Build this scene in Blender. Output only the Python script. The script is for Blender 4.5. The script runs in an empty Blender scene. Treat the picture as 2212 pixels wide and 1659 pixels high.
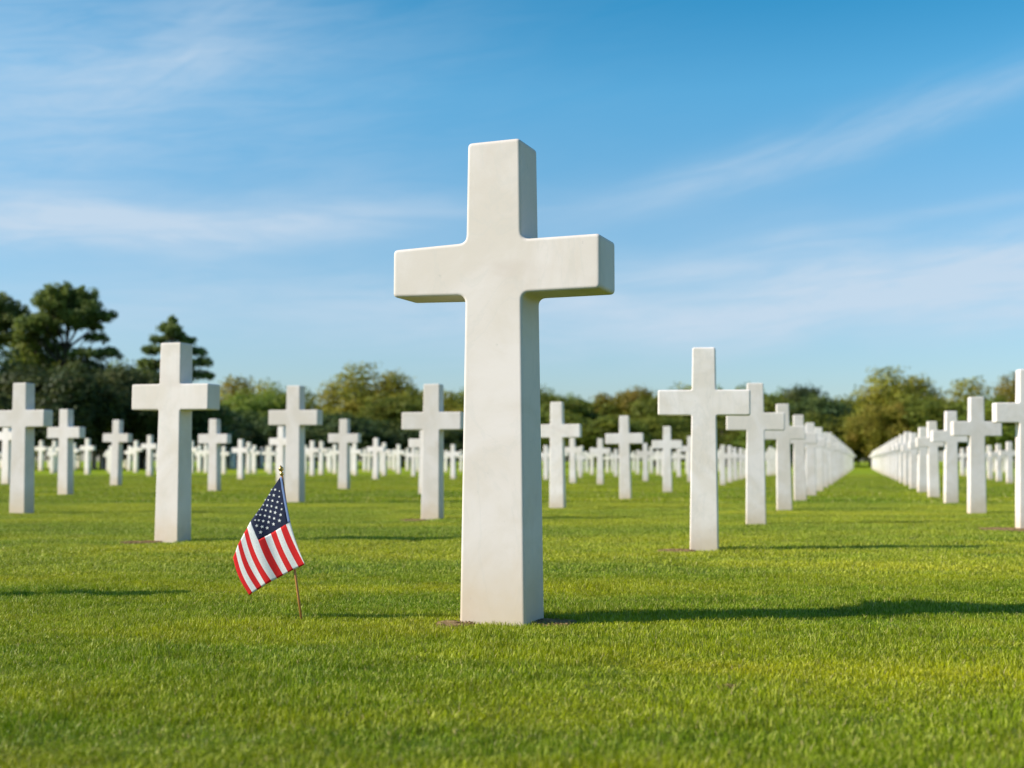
import bpy, bmesh, math, random
import numpy as np
from mathutils import Vector, Matrix, noise as mnoise

R = math.radians
scene = bpy.context.scene
col = scene.collection
random.seed(7)
rng = np.random.default_rng(11)

# ------------------------------------------------------------------ camera model
EYE, FPX, PITCH, HZ = 0.42, 2587.0, 0.0422, 996.0      # eye height (m), focal length and horizon row in a 2212-wide frame
CY = HZ - FPX * math.tan(PITCH)

def ray(px, py):
    a, b = (px - 1106.0) / FPX, (CY - py) / FPX
    return Vector((a, math.cos(PITCH) - b * math.sin(PITCH), math.sin(PITCH) + b * math.cos(PITCH)))

def ground_at(px, py):
    d = ray(px, py)
    t = -EYE / d.z
    return Vector((d.x * t, d.y * t, 0.0))

def at_depth(px, py, Y):
    d = ray(px, py)
    t = Y / d.y
    return Vector((d.x * t, Y, EYE + d.z * t))

cam_d = bpy.data.cameras.new("camera")
cam = bpy.data.objects.new("camera", cam_d)
col.objects.link(cam)
cam.location = (0, 0, EYE)
cam.rotation_euler = (R(90) + PITCH, 0, 0)
cam_d.sensor_width = 36.0
cam_d.lens = 36.0 * FPX / 2212.0
cam_d.shift_y = (CY - 829.5) / 2212.0
cam_d.clip_start = 0.05
cam_d.clip_end = 6000.0
cam_d.dof.use_dof = True
cam_d.dof.focus_distance = 3.12
cam_d.dof.aperture_fstop = 3.7
scene.camera = cam

# ------------------------------------------------------------------ helpers
def link(name, mesh, mats=(), parent=None):
    o = bpy.data.objects.new(name, mesh)
    col.objects.link(o)
    for m in mats:
        if m is not None and m.name not in [x.name for x in mesh.materials if x]:
            mesh.materials.append(m)
    if parent is not None:
        o.parent = parent
    return o

def tag(o, label=None, cat=None, group=None, kind=None):
    if label: o["label"] = label
    if cat: o["category"] = cat
    if group: o["group"] = group
    if kind: o["kind"] = kind
    return o

def mesh_np(name, verts, faces_flat, sizes, smooth=False):
    """mesh out of numpy arrays: verts (n,3), flat loop indices, face sizes"""
    me = bpy.data.meshes.new(name)
    verts = np.asarray(verts, np.float32)
    faces_flat = np.asarray(faces_flat, np.int32)
    sizes = np.asarray(sizes, np.int32)
    me.vertices.add(len(verts)); me.vertices.foreach_set("co", verts.ravel())
    if len(faces_flat):
        me.loops.add(len(faces_flat)); me.loops.foreach_set("vertex_index", faces_flat)
        me.polygons.add(len(sizes))
        me.polygons.foreach_set("loop_start", np.concatenate([[0], np.cumsum(sizes)[:-1]]).astype(np.int32))
        if smooth:
            me.polygons.foreach_set("use_smooth", np.ones(len(sizes), bool))
    me.update(calc_edges=True)
    me.validate()
    return me

class NT:
    """short hand for node trees"""
    def __init__(self, tree):
        self.t = tree; tree.nodes.clear()
    def n(self, kind, **kw):
        nd = self.t.nodes.new(kind)
        for k, v in kw.items():
            setattr(nd, k, v)
        return nd
    def l(self, a, b):
        self.t.links.new(a, b)
    def put(self, sock, v):
        if isinstance(v, bpy.types.NodeSocket): self.l(v, sock)
        else: sock.default_value = v
    def m(self, op, a, b=None, c=None, clamp=False):
        nd = self.n("ShaderNodeMath", operation=op, use_clamp=clamp)
        for i, v in enumerate((a, b, c)):
            if v is not None: self.put(nd.inputs[i], v)
        return nd.outputs[0]
    def mix(self, f, a, b, blend="MIX"):
        nd = self.n("ShaderNodeMix", data_type="RGBA", blend_type=blend)
        self.put(nd.inputs[0], f); self.put(nd.inputs[6], a); self.put(nd.inputs[7], b)
        return nd.outputs[2]
    def noise(self, vec, scale, detail=4.0, rough=0.55, dist=0.0):
        nd = self.n("ShaderNodeTexNoise")
        if vec is not None: self.l(vec, nd.inputs["Vector"])
        nd.inputs["Scale"].default_value = scale; nd.inputs["Detail"].default_value = detail
        nd.inputs["Roughness"].default_value = rough; nd.inputs["Distortion"].default_value = dist
        return nd.outputs["Fac"]
    def ramp(self, f, lo, hi, a=0.0, b=1.0):
        nd = self.n("ShaderNodeMapRange", interpolation_type="SMOOTHSTEP")
        self.put(nd.inputs[0], f)
        for i, v in zip((1, 2, 3, 4), (lo, hi, a, b)): nd.inputs[i].default_value = v
        return nd.outputs[0]
    def mapping(self, vec, scale=(1, 1, 1), rot=(0, 0, 0), loc=(0, 0, 0)):
        nd = self.n("ShaderNodeMapping")
        self.l(vec, nd.inputs[0])
        nd.inputs[1].default_value = loc; nd.inputs[2].default_value = rot; nd.inputs[3].default_value = scale
        return nd.outputs[0]

def material(name):
    m = bpy.data.materials.new(name); m.use_nodes = True
    return m, NT(m.node_tree)

def principled(nt, color, rough=0.5, spec=0.5, metal=0.0, normal=None):
    b = nt.n("ShaderNodeBsdfPrincipled")
    nt.put(b.inputs["Base Color"], color); nt.put(b.inputs["Roughness"], rough)
    b.inputs["Specular IOR Level"].default_value = spec; b.inputs["Metallic"].default_value = metal
    if normal is not None: nt.l(normal, b.inputs["Normal"])
    return b

def finish(nt, shader):
    o = nt.n("ShaderNodeOutputMaterial"); nt.l(shader, o.inputs[0])

# ------------------------------------------------------------------ light and sky
SUN_EL, SUN_AZ = R(33.0), R(-99.0)        # azimuth from +Y towards +X; the sun is on the left, a little behind the camera
sun_dir = Vector((math.sin(SUN_AZ) * math.cos(SUN_EL), math.cos(SUN_AZ) * math.cos(SUN_EL), math.sin(SUN_EL)))
ld = bpy.data.lights.new("sun", "SUN")
ld.energy = 4.5; ld.angle = R(0.53); ld.color = (1.0, 0.93, 0.82)
sun = bpy.data.objects.new("sun", ld); col.objects.link(sun)
sun.rotation_euler = sun_dir.to_track_quat("Z", "Y").to_euler()
sun.location = (-20, -6, 15)

world = bpy.data.worlds.new("World"); scene.world = world; world.use_nodes = True
W = NT(world.node_tree)
sky = W.n("ShaderNodeTexSky", sky_type="NISHITA", sun_disc=False)
sky.sun_elevation = SUN_EL; sky.sun_rotation = SUN_AZ
sky.altitude = 50.0; sky.air_density = 1.0; sky.dust_density = 0.6; sky.ozone_density = 2.2
tc = W.n("ShaderNodeTexCoord")
sep = W.n("ShaderNodeSeparateXYZ"); W.l(tc.outputs["Generated"], sep.inputs[0])
az = W.m("ARCTAN2", sep.outputs[0], sep.outputs[1]); el = W.m("ARCSINE", sep.outputs[2])
# thin cirrus: bands in azimuth and elevation (radians): azimuth, elevation, half length, half thickness, tilt, density
STREAKS = [(-0.42, 0.300, 0.32, 0.13, 8, 0.42), (-0.34, 0.300, 0.20, 0.030, 10, 0.30), (-0.25, 0.335, 0.11, 0.028, 32, 0.24),
           (-0.36, 0.185, 0.20, 0.024, 1.5, 0.78), (-0.17, 0.198, 0.22, 0.020, 2, 0.44),
           (0.30, 0.262, 0.17, 0.0165, 14.5, 0.46), (0.14, 0.226, 0.07, 0.012, 10, 0.30), (0.40, 0.146, 0.26, 0.038, 5, 1.0),
           (0.15, 0.160, 0.07, 0.010, 4, 0.45), (0.33, 0.194, 0.14, 0.0055, 7, 0.22),
           (0.22, 0.118, 0.34, 0.028, 2, 0.55), (-0.06, 0.133, 0.28, 0.028, 3, 0.48),
           (-0.30, 0.120, 0.30, 0.020, -1, 0.26), (1.6, 0.30, 0.6, 0.06, 9, 0.6), (-1.7, 0.25, 0.7, 0.07, -6, 0.6),
           (3.0, 0.30, 0.5, 0.05, 4, 0.5)]
total = None
for i, (a0, e0, L, T, tilt, amp) in enumerate(STREAKS):
    da = W.m("SUBTRACT", az, a0); de = W.m("SUBTRACT", el, e0)
    c, s = math.cos(R(tilt)), math.sin(R(tilt))
    u = W.m("ADD", W.m("MULTIPLY", da, c), W.m("MULTIPLY", de, s))
    v = W.m("SUBTRACT", W.m("MULTIPLY", de, c), W.m("MULTIPLY", da, s))
    comb = W.n("ShaderNodeCombineXYZ")
    W.l(u, comb.inputs[0]); W.l(v, comb.inputs[1]); comb.inputs[2].default_value = i * 3.7
    warp = W.noise(W.mapping(comb.outputs[0], (5, 9, 1)), 1.0, 3, 0.5)
    v2 = W.m("ADD", v, W.m("MULTIPLY", W.m("SUBTRACT", warp, 0.5), T * 3.2))
    g = W.m("ADD", W.m("POWER", W.m("ABSOLUTE", W.m("DIVIDE", u, L)), 2.0), W.m("POWER", W.m("ABSOLUTE", W.m("DIVIDE", v2, T)), 2.0))
    g = W.m("EXPONENT", W.m("MULTIPLY", g, -1.0))
    fib = W.noise(W.mapping(comb.outputs[0], (9, 62, 1)), 1.0, 8, 0.66, 0.8)
    k = W.m("MULTIPLY", W.m("MULTIPLY", g, W.ramp(fib, 0.22, 0.74, 0.28, 1.0)), amp)
    total = k if total is None else W.m("ADD", total, k)
total = W.m("MINIMUM", total, 0.85)
hs = W.n("ShaderNodeHueSaturation"); W.l(sky.outputs[0], hs.inputs["Color"])
hs.inputs["Hue"].default_value = 0.5; hs.inputs["Saturation"].default_value = 1.15; hs.inputs["Value"].default_value = 1.0
# clear autumn air: deeper cyan-blue overhead, pale towards the horizon
cr = W.n("ShaderNodeValToRGB"); W.l(W.m("MULTIPLY", el, 2.0), cr.inputs[0])
stops = [(0.0, (0.54, 0.57, 0.68)), (0.40, (0.68, 0.84, 0.83)), (0.60, (0.47, 0.93, 0.92)), (0.76, (0.17, 0.80, 0.85)), (1.0, (0.40, 0.72, 0.82))]
while len(cr.color_ramp.elements) < len(stops): cr.color_ramp.elements.new(0.5)
for e, (p, c) in zip(cr.color_ramp.elements, stops):
    e.position = p; e.color = c + (1,)
base = W.mix(1.0, hs.outputs[0], cr.outputs[0], "MULTIPLY")
skyc = W.mix(total, base, (3.1, 3.75, 4.45, 1.0))
bg = W.n("ShaderNodeBackground"); W.l(skyc, bg.inputs[0]); bg.inputs[1].default_value = 0.130
wo = W.n("ShaderNodeOutputWorld"); W.l(bg.outputs[0], wo.inputs[0])

scene.view_settings.view_transform = "Standard"
scene.view_settings.look = "None"
scene.view_settings.exposure = 0.55
scene.view_settings.gamma = 1.0
scene.render.engine = "CYCLES"
scene.cycles.max_bounces = 6
scene.cycles.use_denoising = True

# ------------------------------------------------------------------ materials
def grass_tone(nt):
    """colour of the turf at a place: broad patches and faint mowing bands laid on the ground itself"""
    geo = nt.n("ShaderNodeNewGeometry")
    pos = nt.mapping(geo.outputs["Position"], (1, 1, 0))
    big = nt.noise(nt.mapping(pos, (0.55, 1.5, 1)), 0.8, 3, 0.6)
    mid = nt.noise(pos, 2.3, 4, 0.6)
    far = nt.noise(nt.mapping(pos, (0.10, 0.9, 1), loc=(3, 8, 0)), 0.6, 3, 0.6)
    c = nt.mix(nt.ramp(big, 0.36, 0.66), (0.165, 0.260, 0.003, 1), (0.420, 0.425, 0.004, 1))
    c = nt.mix(nt.m("MULTIPLY", nt.ramp(mid, 0.52, 0.76), 0.55), c, (0.520, 0.435, 0.012, 1))
    c = nt.mix(nt.m("MULTIPLY", nt.ramp(far, 0.45, 0.62), 0.8), c, (0.140, 0.235, 0.002, 1))
    return c, pos

def make_grass(name):
    m, nt = material(name)
    c, pos = grass_tone(nt)
    att = nt.n("ShaderNodeAttribute", attribute_name="tone")
    oi = nt.n("ShaderNodeObjectInfo")
    c = nt.mix(nt.m("MULTIPLY", nt.ramp(att.outputs["Fac"], 0.38, 0.0), 0.42), c, (0.045, 0.095, 0.002, 1))  # random darker blades, standing in for shaded gaps in the turf
    c = nt.mix(nt.m("MULTIPLY", nt.ramp(att.outputs["Fac"], 0.45, 1.0), 0.65), c, (0.64, 0.62, 0.13, 1))  # random paler blades, with sunlit highlights put into their colour
    dry = nt.m("GREATER_THAN", att.outputs["Fac"], 0.955)
    c = nt.mix(dry, c, (0.58, 0.47, 0.20, 1))
    hv = nt.n("ShaderNodeHueSaturation"); nt.l(c, hv.inputs["Color"])
    nt.l(nt.ramp(oi.outputs["Random"], 0, 1, 0.78, 1.2), hv.inputs["Value"])
    b = principled(nt, hv.outputs[0], 0.4, 0.12)
    tr = nt.n("ShaderNodeBsdfTranslucent"); nt.l(hv.outputs[0], tr.inputs[0])
    mx = nt.n("ShaderNodeMixShader"); mx.inputs[0].default_value = 0.28
    nt.l(b.outputs[0], mx.inputs[1]); nt.l(tr.outputs[0], mx.inputs[2])
    finish(nt, mx.outputs[0])
    return m
M_GRASS = make_grass("grass_blade")

def make_lawn():
    m, nt = material("lawn_ground")
    c, pos = grass_tone(nt)
    fine = nt.noise(pos, 60.0, 4, 0.7)
    c = nt.mix(nt.m("MULTIPLY", nt.ramp(fine, 0.40, 0.75), 0.5), c, (0.07, 0.13, 0.01, 1))
    # near the viewer the sheet under the blades is thatch and soil; far out it carries the turf itself
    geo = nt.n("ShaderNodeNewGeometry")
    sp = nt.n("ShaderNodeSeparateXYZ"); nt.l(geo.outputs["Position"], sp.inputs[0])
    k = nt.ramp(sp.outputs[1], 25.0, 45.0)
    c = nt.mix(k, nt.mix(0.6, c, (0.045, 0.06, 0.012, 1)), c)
    bmp = nt.n("ShaderNodeBump"); bmp.inputs["Strength"].default_value = 0.6; bmp.inputs["Distance"].default_value = 0.03
    nt.l(nt.noise(pos, 28.0, 5, 0.75), bmp.inputs["Height"])
    b = principled(nt, c, 0.9, 0.12, normal=bmp.outputs[0])
    finish(nt, b.outputs[0])
    return m
M_LAWN = make_lawn()

def make_soil():
    m, nt = material("bare_soil")
    geo = nt.n("ShaderNodeNewGeometry")
    f = nt.noise(geo.outputs["Position"], 90.0, 6, 0.75)
    c = nt.mix(nt.ramp(f, 0.3, 0.7), (0.12, 0.070, 0.030, 1), (0.42, 0.28, 0.135, 1))
    bmp = nt.n("ShaderNodeBump"); bmp.inputs["Strength"].default_value = 0.9; bmp.inputs["Distance"].default_value = 0.01
    nt.l(nt.noise(geo.outputs["Position"], 120.0, 5, 0.7), bmp.inputs["Height"])
    finish(nt, principled(nt, c, 0.95, 0.1, normal=bmp.outputs[0]).outputs[0])
    return m
M_SOIL = make_soil()

def make_marble(name, detail, k=1.0):
    m, nt = material(name)
    t = nt.n("ShaderNodeTexCoord")
    oi = nt.n("ShaderNodeObjectInfo")
    vadd = nt.n("ShaderNodeVectorMath", operation="ADD")
    nt.l(t.outputs["Object"], vadd.inputs[0])
    sc = nt.n("ShaderNodeVectorMath", operation="SCALE"); sc.inputs[0].default_value = (17.0, 9.0, 5.0); nt.l(oi.outputs["Random"], sc.inputs["Scale"])
    nt.l(sc.outputs[0], vadd.inputs[1])
    v = vadd.outputs[0]
    base = nt.mix(nt.ramp(nt.noise(v, 4.2, 6, 0.62, 0.6), 0.36, 0.66), (0.740 * k, 0.658 * k, 0.618 * k, 1), (0.665 * k, 0.578 * k, 0.510 * k, 1))
    base = nt.mix(nt.m("MULTIPLY", nt.ramp(nt.noise(v, 3.1, 3, 0.5, 1.2), 0.58, 0.78), 0.5), base, (0.600 * k, 0.500 * k, 0.440 * k, 1))
    tint = nt.n("ShaderNodeHueSaturation"); nt.l(base, tint.inputs["Color"])
    nt.l(nt.ramp(oi.outputs["Random"], 0, 1, 0.93, 1.04), tint.inputs["Value"]); base = tint.outputs[0]
    vein = nt.noise(nt.mapping(v, (1, 1, 0.45), rot=(0, R(35), 0)), 6.0, 6, 0.62, 1.8)
    vein = nt.m("SUBTRACT", 1.0, nt.ramp(nt.m("ABSOLUTE", nt.m("SUBTRACT", vein, 0.5)), 0.0, 0.035))
    base = nt.mix(nt.m("MULTIPLY", vein, 0.16), base, (0.52, 0.50, 0.47, 1))
    # splashed soil stain along the foot
    sp = nt.n("ShaderNodeSeparateXYZ"); nt.l(t.outputs["Object"], sp.inputs[0])
    foot = nt.m("ADD", sp.outputs[2], nt.m("MULTIPLY", nt.m("SUBTRACT", nt.noise(v, 11.0, 4, 0.6), 0.5), 0.16))
    base = nt.mix(nt.ramp(foot, -0.02, 0.20, 0.70, 0.0), base, (0.60, 0.45, 0.29, 1))
    pit = nt.noise(nt.mapping(v, (1, 1, 0.55)), 70.0, 3, 0.6)
    spots = nt.ramp(pit, 0.70, 0.78)
    base = nt.mix(nt.m("MULTIPLY", spots, 0.35), base, (0.40, 0.38, 0.34, 1))
    b1 = nt.n("ShaderNodeBump"); b1.inputs["Strength"].default_value = 0.10 * detail; b1.inputs["Distance"].default_value = 0.0022
    grain = nt.m("ADD", nt.noise(v, 160.0, 3, 0.6), nt.m("MULTIPLY", spots, -0.7))
    grain = nt.m("ADD", grain, nt.m("MULTIPLY", nt.noise(v, 14.0, 2, 0.4), 0.35))
    nt.l(grain, b1.inputs["Height"])
    b = principled(nt, base, 0.62, 0.35, normal=b1.outputs[0])
    finish(nt, b.outputs[0])
    return m
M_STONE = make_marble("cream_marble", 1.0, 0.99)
M_PALESTONE = make_marble("pale_cream_marble", 0.8, 1.0)  # cream stone, also toned down because the sun hits these crosses hardest
M_LIFTED_WHITESTONE = make_marble("lifted_white_marble", 0.8, 1.22)  # whiter stone, its colour also raised to make up for weak sun

def make_leaf(name, dark, lite, warm, trans=0.3):
    m, nt = material(name)
    geo = nt.n("ShaderNodeNewGeometry"); oi = nt.n("ShaderNodeObjectInfo"); t = nt.n("ShaderNodeTexCoord")
    c = nt.mix(geo.outputs["Random Per Island"], dark + (1,), lite + (1,))
    clump = nt.noise(t.outputs["Object"], 0.55, 3, 0.6)
    c = nt.mix(nt.m("MULTIPLY", nt.ramp(clump, 0.42, 0.70), 0.8), c, warm + (1,))
    hv = nt.n("ShaderNodeHueSaturation"); nt.l(c, hv.inputs["Color"])
    nt.l(nt.ramp(oi.outputs["Random"], 0, 1, 0.485, 0.515), hv.inputs["Hue"])
    nt.l(nt.ramp(oi.outputs["Random"], 0, 1, 0.8, 1.2), hv.inputs["Value"])
    b = principled(nt, hv.outputs[0], 0.6, 0.25)
    tr = nt.n("ShaderNodeBsdfTranslucent"); nt.l(hv.outputs[0], tr.inputs[0])
    mx = nt.n("ShaderNodeMixShader"); mx.inputs[0].default_value = trans
    nt.l(b.outputs[0], mx.inputs[1]); nt.l(tr.outputs[0], mx.inputs[2])
    finish(nt, mx.outputs[0])
    return m
M_OAK = make_leaf("olive_leaves", (0.19, 0.20, 0.022), (0.37, 0.345, 0.042), (0.41, 0.315, 0.055), 0.45)
M_GREEN = make_leaf("green_leaves", (0.11, 0.155, 0.022), (0.21, 0.255, 0.034), (0.27, 0.275, 0.034), 0.45)
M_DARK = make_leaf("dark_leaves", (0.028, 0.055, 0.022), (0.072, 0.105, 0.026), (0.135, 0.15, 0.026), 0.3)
M_NEEDLE = make_leaf("pine_needles", (0.095, 0.135, 0.036), (0.185, 0.225, 0.052), (0.23, 0.25, 0.048), 0.38)

def make_bark(name, a, b_):
    m, nt = material(name)
    t = nt.n("ShaderNodeTexCoord")
    f = nt.noise(nt.mapping(t.outputs["Object"], (6, 6, 1.2)), 2.0, 5, 0.65)
    finish(nt, principled(nt, nt.mix(f, a + (1,), b_ + (1,)), 0.9, 0.1).outputs[0])
    return m
M_BARK = make_bark("bark", (0.025, 0.019, 0.014), (0.075, 0.058, 0.042))

def make_plain(name, c, rough, spec=0.3, metal=0.0, weave=0.0):
    m, nt = material(name)
    t = nt.n("ShaderNodeTexCoord")
    f = nt.noise(t.outputs["Object"], 300.0 if weave else 40.0, 3, 0.6)
    cc = nt.mix(nt.ramp(f, 0.3, 0.7), tuple(x * 0.86 for x in c) + (1,), c + (1,))
    bmp = nt.n("ShaderNodeBump"); bmp.inputs["Strength"].default_value = 0.25; bmp.inputs["Distance"].default_value = 0.0006
    nt.l(f, bmp.inputs["Height"])
    b = principled(nt, cc, rough, spec, metal, bmp.outputs[0])
    if weave:
        tr = nt.n("ShaderNodeBsdfTranslucent"); nt.l(cc, tr.inputs[0])
        mx = nt.n("ShaderNodeMixShader"); mx.inputs[0].default_value = weave
        nt.l(b.outputs[0], mx.inputs[1]); nt.l(tr.outputs[0], mx.inputs[2])
        finish(nt, mx.outputs[0])
    else:
        finish(nt, b.outputs[0])
    return m
M_RED = make_plain("red_cloth", (0.68, 0.018, 0.020), 0.75, 0.2, 0, 0.15)
M_WHITE = make_plain("white_cloth", (0.80, 0.80, 0.80), 0.75, 0.2, 0, 0.15)
M_NAVY = make_plain("navy_cloth", (0.009, 0.016, 0.050), 0.75, 0.25, 0, 0.08)
M_LIT_EDGE = make_plain("lit_blue_edge", (0.15, 0.22, 0.42), 0.7, 0.3, 0, 0.08)  # folded edge of the blue field, its sunlit look put into the colour
M_GOLD = make_plain("gilt_metal", (0.62, 0.40, 0.12), 0.3, 0.5, 0.9)

def make_wood():
    m, nt = material("varnished_wood")
    t = nt.n("ShaderNodeTexCoord")
    f = nt.noise(nt.mapping(t.outputs["Object"], (60, 60, 4)), 4.0, 4, 0.6)
    finish(nt, principled(nt, nt.mix(f, (0.33, 0.125, 0.028, 1), (0.52, 0.235, 0.06, 1)), 0.45, 0.4).outputs[0])
    return m
M_WOOD = make_wood()

# ------------------------------------------------------------------ ground
def ground_mesh():
    xs = np.concatenate([np.linspace(-2500, -60, 12), np.linspace(-50, 50, 41), np.linspace(60, 2500, 12)])
    ys = np.concatenate([np.linspace(-800, -20, 6), np.linspace(-10, 110, 49), np.linspace(130, 4000, 12)])
    X, Y = np.meshgrid(xs, ys)
    v = np.stack([X.ravel(), Y.ravel(), np.zeros(X.size)], 1)
    nx = len(xs)
    q = [(j * nx + i, j * nx + i + 1, (j + 1) * nx + i + 1, (j + 1) * nx + i) for j in range(len(ys) - 1) for i in range(nx - 1)]
    return mesh_np("ground", v, np.array(q).ravel(), np.full(len(q), 4))
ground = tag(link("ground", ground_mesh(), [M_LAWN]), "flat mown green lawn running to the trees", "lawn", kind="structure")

# ------------------------------------------------------------------ crosses
def cross_mesh(name, prop, fil, rnd, bev, segs, stone):
    """one stone cross of height 1: rounded inner corners, soft outer arrises, shaft wider at the foot"""
    wt, wb, tt, tb, zl, zh, arm, lt = prop
    w = lambda z: wb + (wt - wb) * z
    t = lambda z: tb + (tt - tb) * z
    pts = [(-w(0), -0.03, 0), (w(0), -0.03, 0), (w(zl), zl, 1), (arm, zl, 2), (arm, zh, 2), (w(zh), zh, 1), (w(1), 1, 2), (-w(1), 1, 2),
           (-w(zh), zh, 1), (-arm, zh - lt, 2), (-arm, zl + lt, 2), (-w(zl), zl, 1)]
    out = []
    n = len(pts)
    for i, (x, z, k) in enumerate(pts):
        if k == 0:
            out.append((x, z)); continue
        p = Vector((x, z)); a = Vector(pts[i - 1][:2]) - p; b = Vector(pts[(i + 1) % n][:2]) - p
        a.normalize(); b.normalize()
        r = fil if k == 1 else rnd
        m = 5 if k == 1 else 4
        p0, p2 = p + a * r, p + b * r
        for j in range(m + 1):
            s = j / m
            out.append(tuple((1 - s) ** 2 * p0 + 2 * s * (1 - s) * p + s * s * p2))
    bm = bmesh.new()
    fr = [bm.verts.new((x, -t(z), z)) for x, z in out]
    bk = [bm.verts.new((x, t(z), z)) for x, z in out]
    bm.faces.new(fr); bm.faces.new(list(reversed(bk)))
    N = len(out)
    for i in range(N):
        j = (i + 1) % N
        bm.faces.new((fr[j], fr[i], bk[i], bk[j]))
    bm.normal_update()
    rim = [e for e in bm.edges if len(e.link_faces) == 2 and (len(e.link_faces[0].verts) > 4 or len(e.link_faces[1].verts) > 4)
           and not (e.verts[0].co.z < -0.02 and e.verts[1].co.z < -0.02)]
    bmesh.ops.bevel(bm, geom=rim, offset=bev, segments=segs, profile=0.6, affect="EDGES", clamp_overlap=True)
    vert = [e for e in bm.edges if False]
    bmesh.ops.recalc_face_normals(bm, faces=bm.faces)
    big = [f for f in bm.faces if len(f.verts) > 4]
    bmesh.ops.triangulate(bm, faces=big)
    for f in bm.faces: f.smooth = True
    me = bpy.data.meshes.new(name); bm.to_mesh(me); bm.free()
    me.set_sharp_from_angle(angle=R(40))
    o = bpy.data.objects.new("tmp", me); col.objects.link(o)
    wn = o.modifiers.new("wn", "WEIGHTED_NORMAL"); wn.keep_sharp = True; wn.weight = 90
    dg = bpy.context.evaluated_depsgraph_get()
    me2 = bpy.data.meshes.new_from_object(o.evaluated_get(dg))
    bpy.data.objects.remove(o); bpy.data.meshes.remove(me)
    me2.name = name; me2.materials.clear(); me2.materials.append(stone)
    return me2

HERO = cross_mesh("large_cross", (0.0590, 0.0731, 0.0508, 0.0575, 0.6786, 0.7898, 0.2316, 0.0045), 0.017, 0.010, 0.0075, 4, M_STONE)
PLAIN = cross_mesh("stone_cross", (0.0560, 0.0700, 0.0480, 0.0545, 0.6650, 0.7900, 0.2250, 0.0), 0.010, 0.010, 0.0095, 3, M_LIFTED_WHITESTONE)

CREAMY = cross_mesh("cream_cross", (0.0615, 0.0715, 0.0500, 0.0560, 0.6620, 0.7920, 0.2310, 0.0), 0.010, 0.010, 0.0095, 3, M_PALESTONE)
SLIM = cross_mesh("slim_cross", (0.0570, 0.0700, 0.0440, 0.0500, 0.6650, 0.7900, 0.2030, 0.0), 0.010, 0.010, 0.0095, 3, M_LIFTED_WHITESTONE)
CROSS_GROUP = "white marble crosses in the cemetery rows"
cross_pos = []
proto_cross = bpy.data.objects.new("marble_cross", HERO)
col.objects.link(proto_cross)
proto_cross.location = (-0.0252, 3.1615, 0); proto_cross.scale = (1.2585,) * 3
proto_cross.rotation_euler = (0, 0, 0)
proto_cross.rotation_euler.z = -0.3744
tag(proto_cross, "very large white marble cross standing in the centre foreground, sharpest and tallest of all", "grave cross", CROSS_GROUP)
cross_pos.append((-0.0252, 3.1615, 1.26))

YAWX = [0, 367, 634, 933, 1205, 1352, 1525, 1640, 2212]
YAWV = [18, 20, 17, 16, 13, 11, 11, 9, 7]
def place_cross(px, base, top, label, yaw=None, mesh=None):
    g = ground_at(px, base + 0.5)
    pt = at_depth(px, top, g.y)
    H = pt.z
    g = Vector((g.x, g.y + 0.05 * H, 0))
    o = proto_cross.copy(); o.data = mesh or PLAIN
    col.objects.link(o)
    o.location = g; o.scale = (H, H, H)
    yw = float(np.interp(px, YAWX, YAWV)) if yaw is None else yaw
    o.rotation_euler = (R(rng.normal(0, 0.45)), R(rng.normal(0, 0.45)), -R(yw + rng.normal(0, 0.8)))
    tag(o, label, "grave cross", CROSS_GROUP)
    cross_pos.append((g.x, g.y, H))
    return o

MAIN = [  # the crosses that stand clear: base x, base y, top y
    (367, 1171, 740, "big white cross left of the flag, widest of those in the left half"),
    (41, 1110, 827, "tall white cross at the left edge of the photo, its left arm cropped"),
    (138, 1069, 884, "medium white cross just right of the tall cross at the left edge"),
    (248, 1049, 907, "medium white cross just left of the big cross beside the flag"),
    (461, 1062, 905, "medium white cross just right of the big cross, before the dark trees"),
    (634, 1086, 833, "tall white cross directly behind the flag's gilt tip"),
    (742, 1057, 905, "medium white cross halfway between the flag and the central cross's left neighbour"),
    (933, 1123, 829, "tall white cross close on the left of the central cross's shaft"),
    (1205, 1099, 868, "white cross close on the right of the central cross's shaft, left arm touching it"),
    (1352, 1079, 898, "white cross second to the right of the central cross, standing clear on the lawn"),
    (1443, 1064, 921, "white cross just left of the big cross at the head of the aisle"),
    (1525, 1190, 750, "big white cross heading the row on the left of the grass aisle"),
]
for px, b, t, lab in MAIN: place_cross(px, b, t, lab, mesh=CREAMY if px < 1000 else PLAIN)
place_cross(-262, 1296, 880, "white cross just outside the left edge, its shadow crossing the lower left lawn")
ORD = ["first", "second", "third", "fourth", "fifth", "sixth", "seventh", "eighth", "ninth", "tenth", "eleventh", "twelfth", "thirteenth",
       "fourteenth", "fifteenth", "sixteenth", "seventeenth", "eighteenth", "nineteenth", "twentieth", "twenty-first", "twenty-second",
       "twenty-third", "twenty-fourth", "twenty-fifth", "twenty-sixth", "twenty-seventh", "twenty-eighth"]

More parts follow.
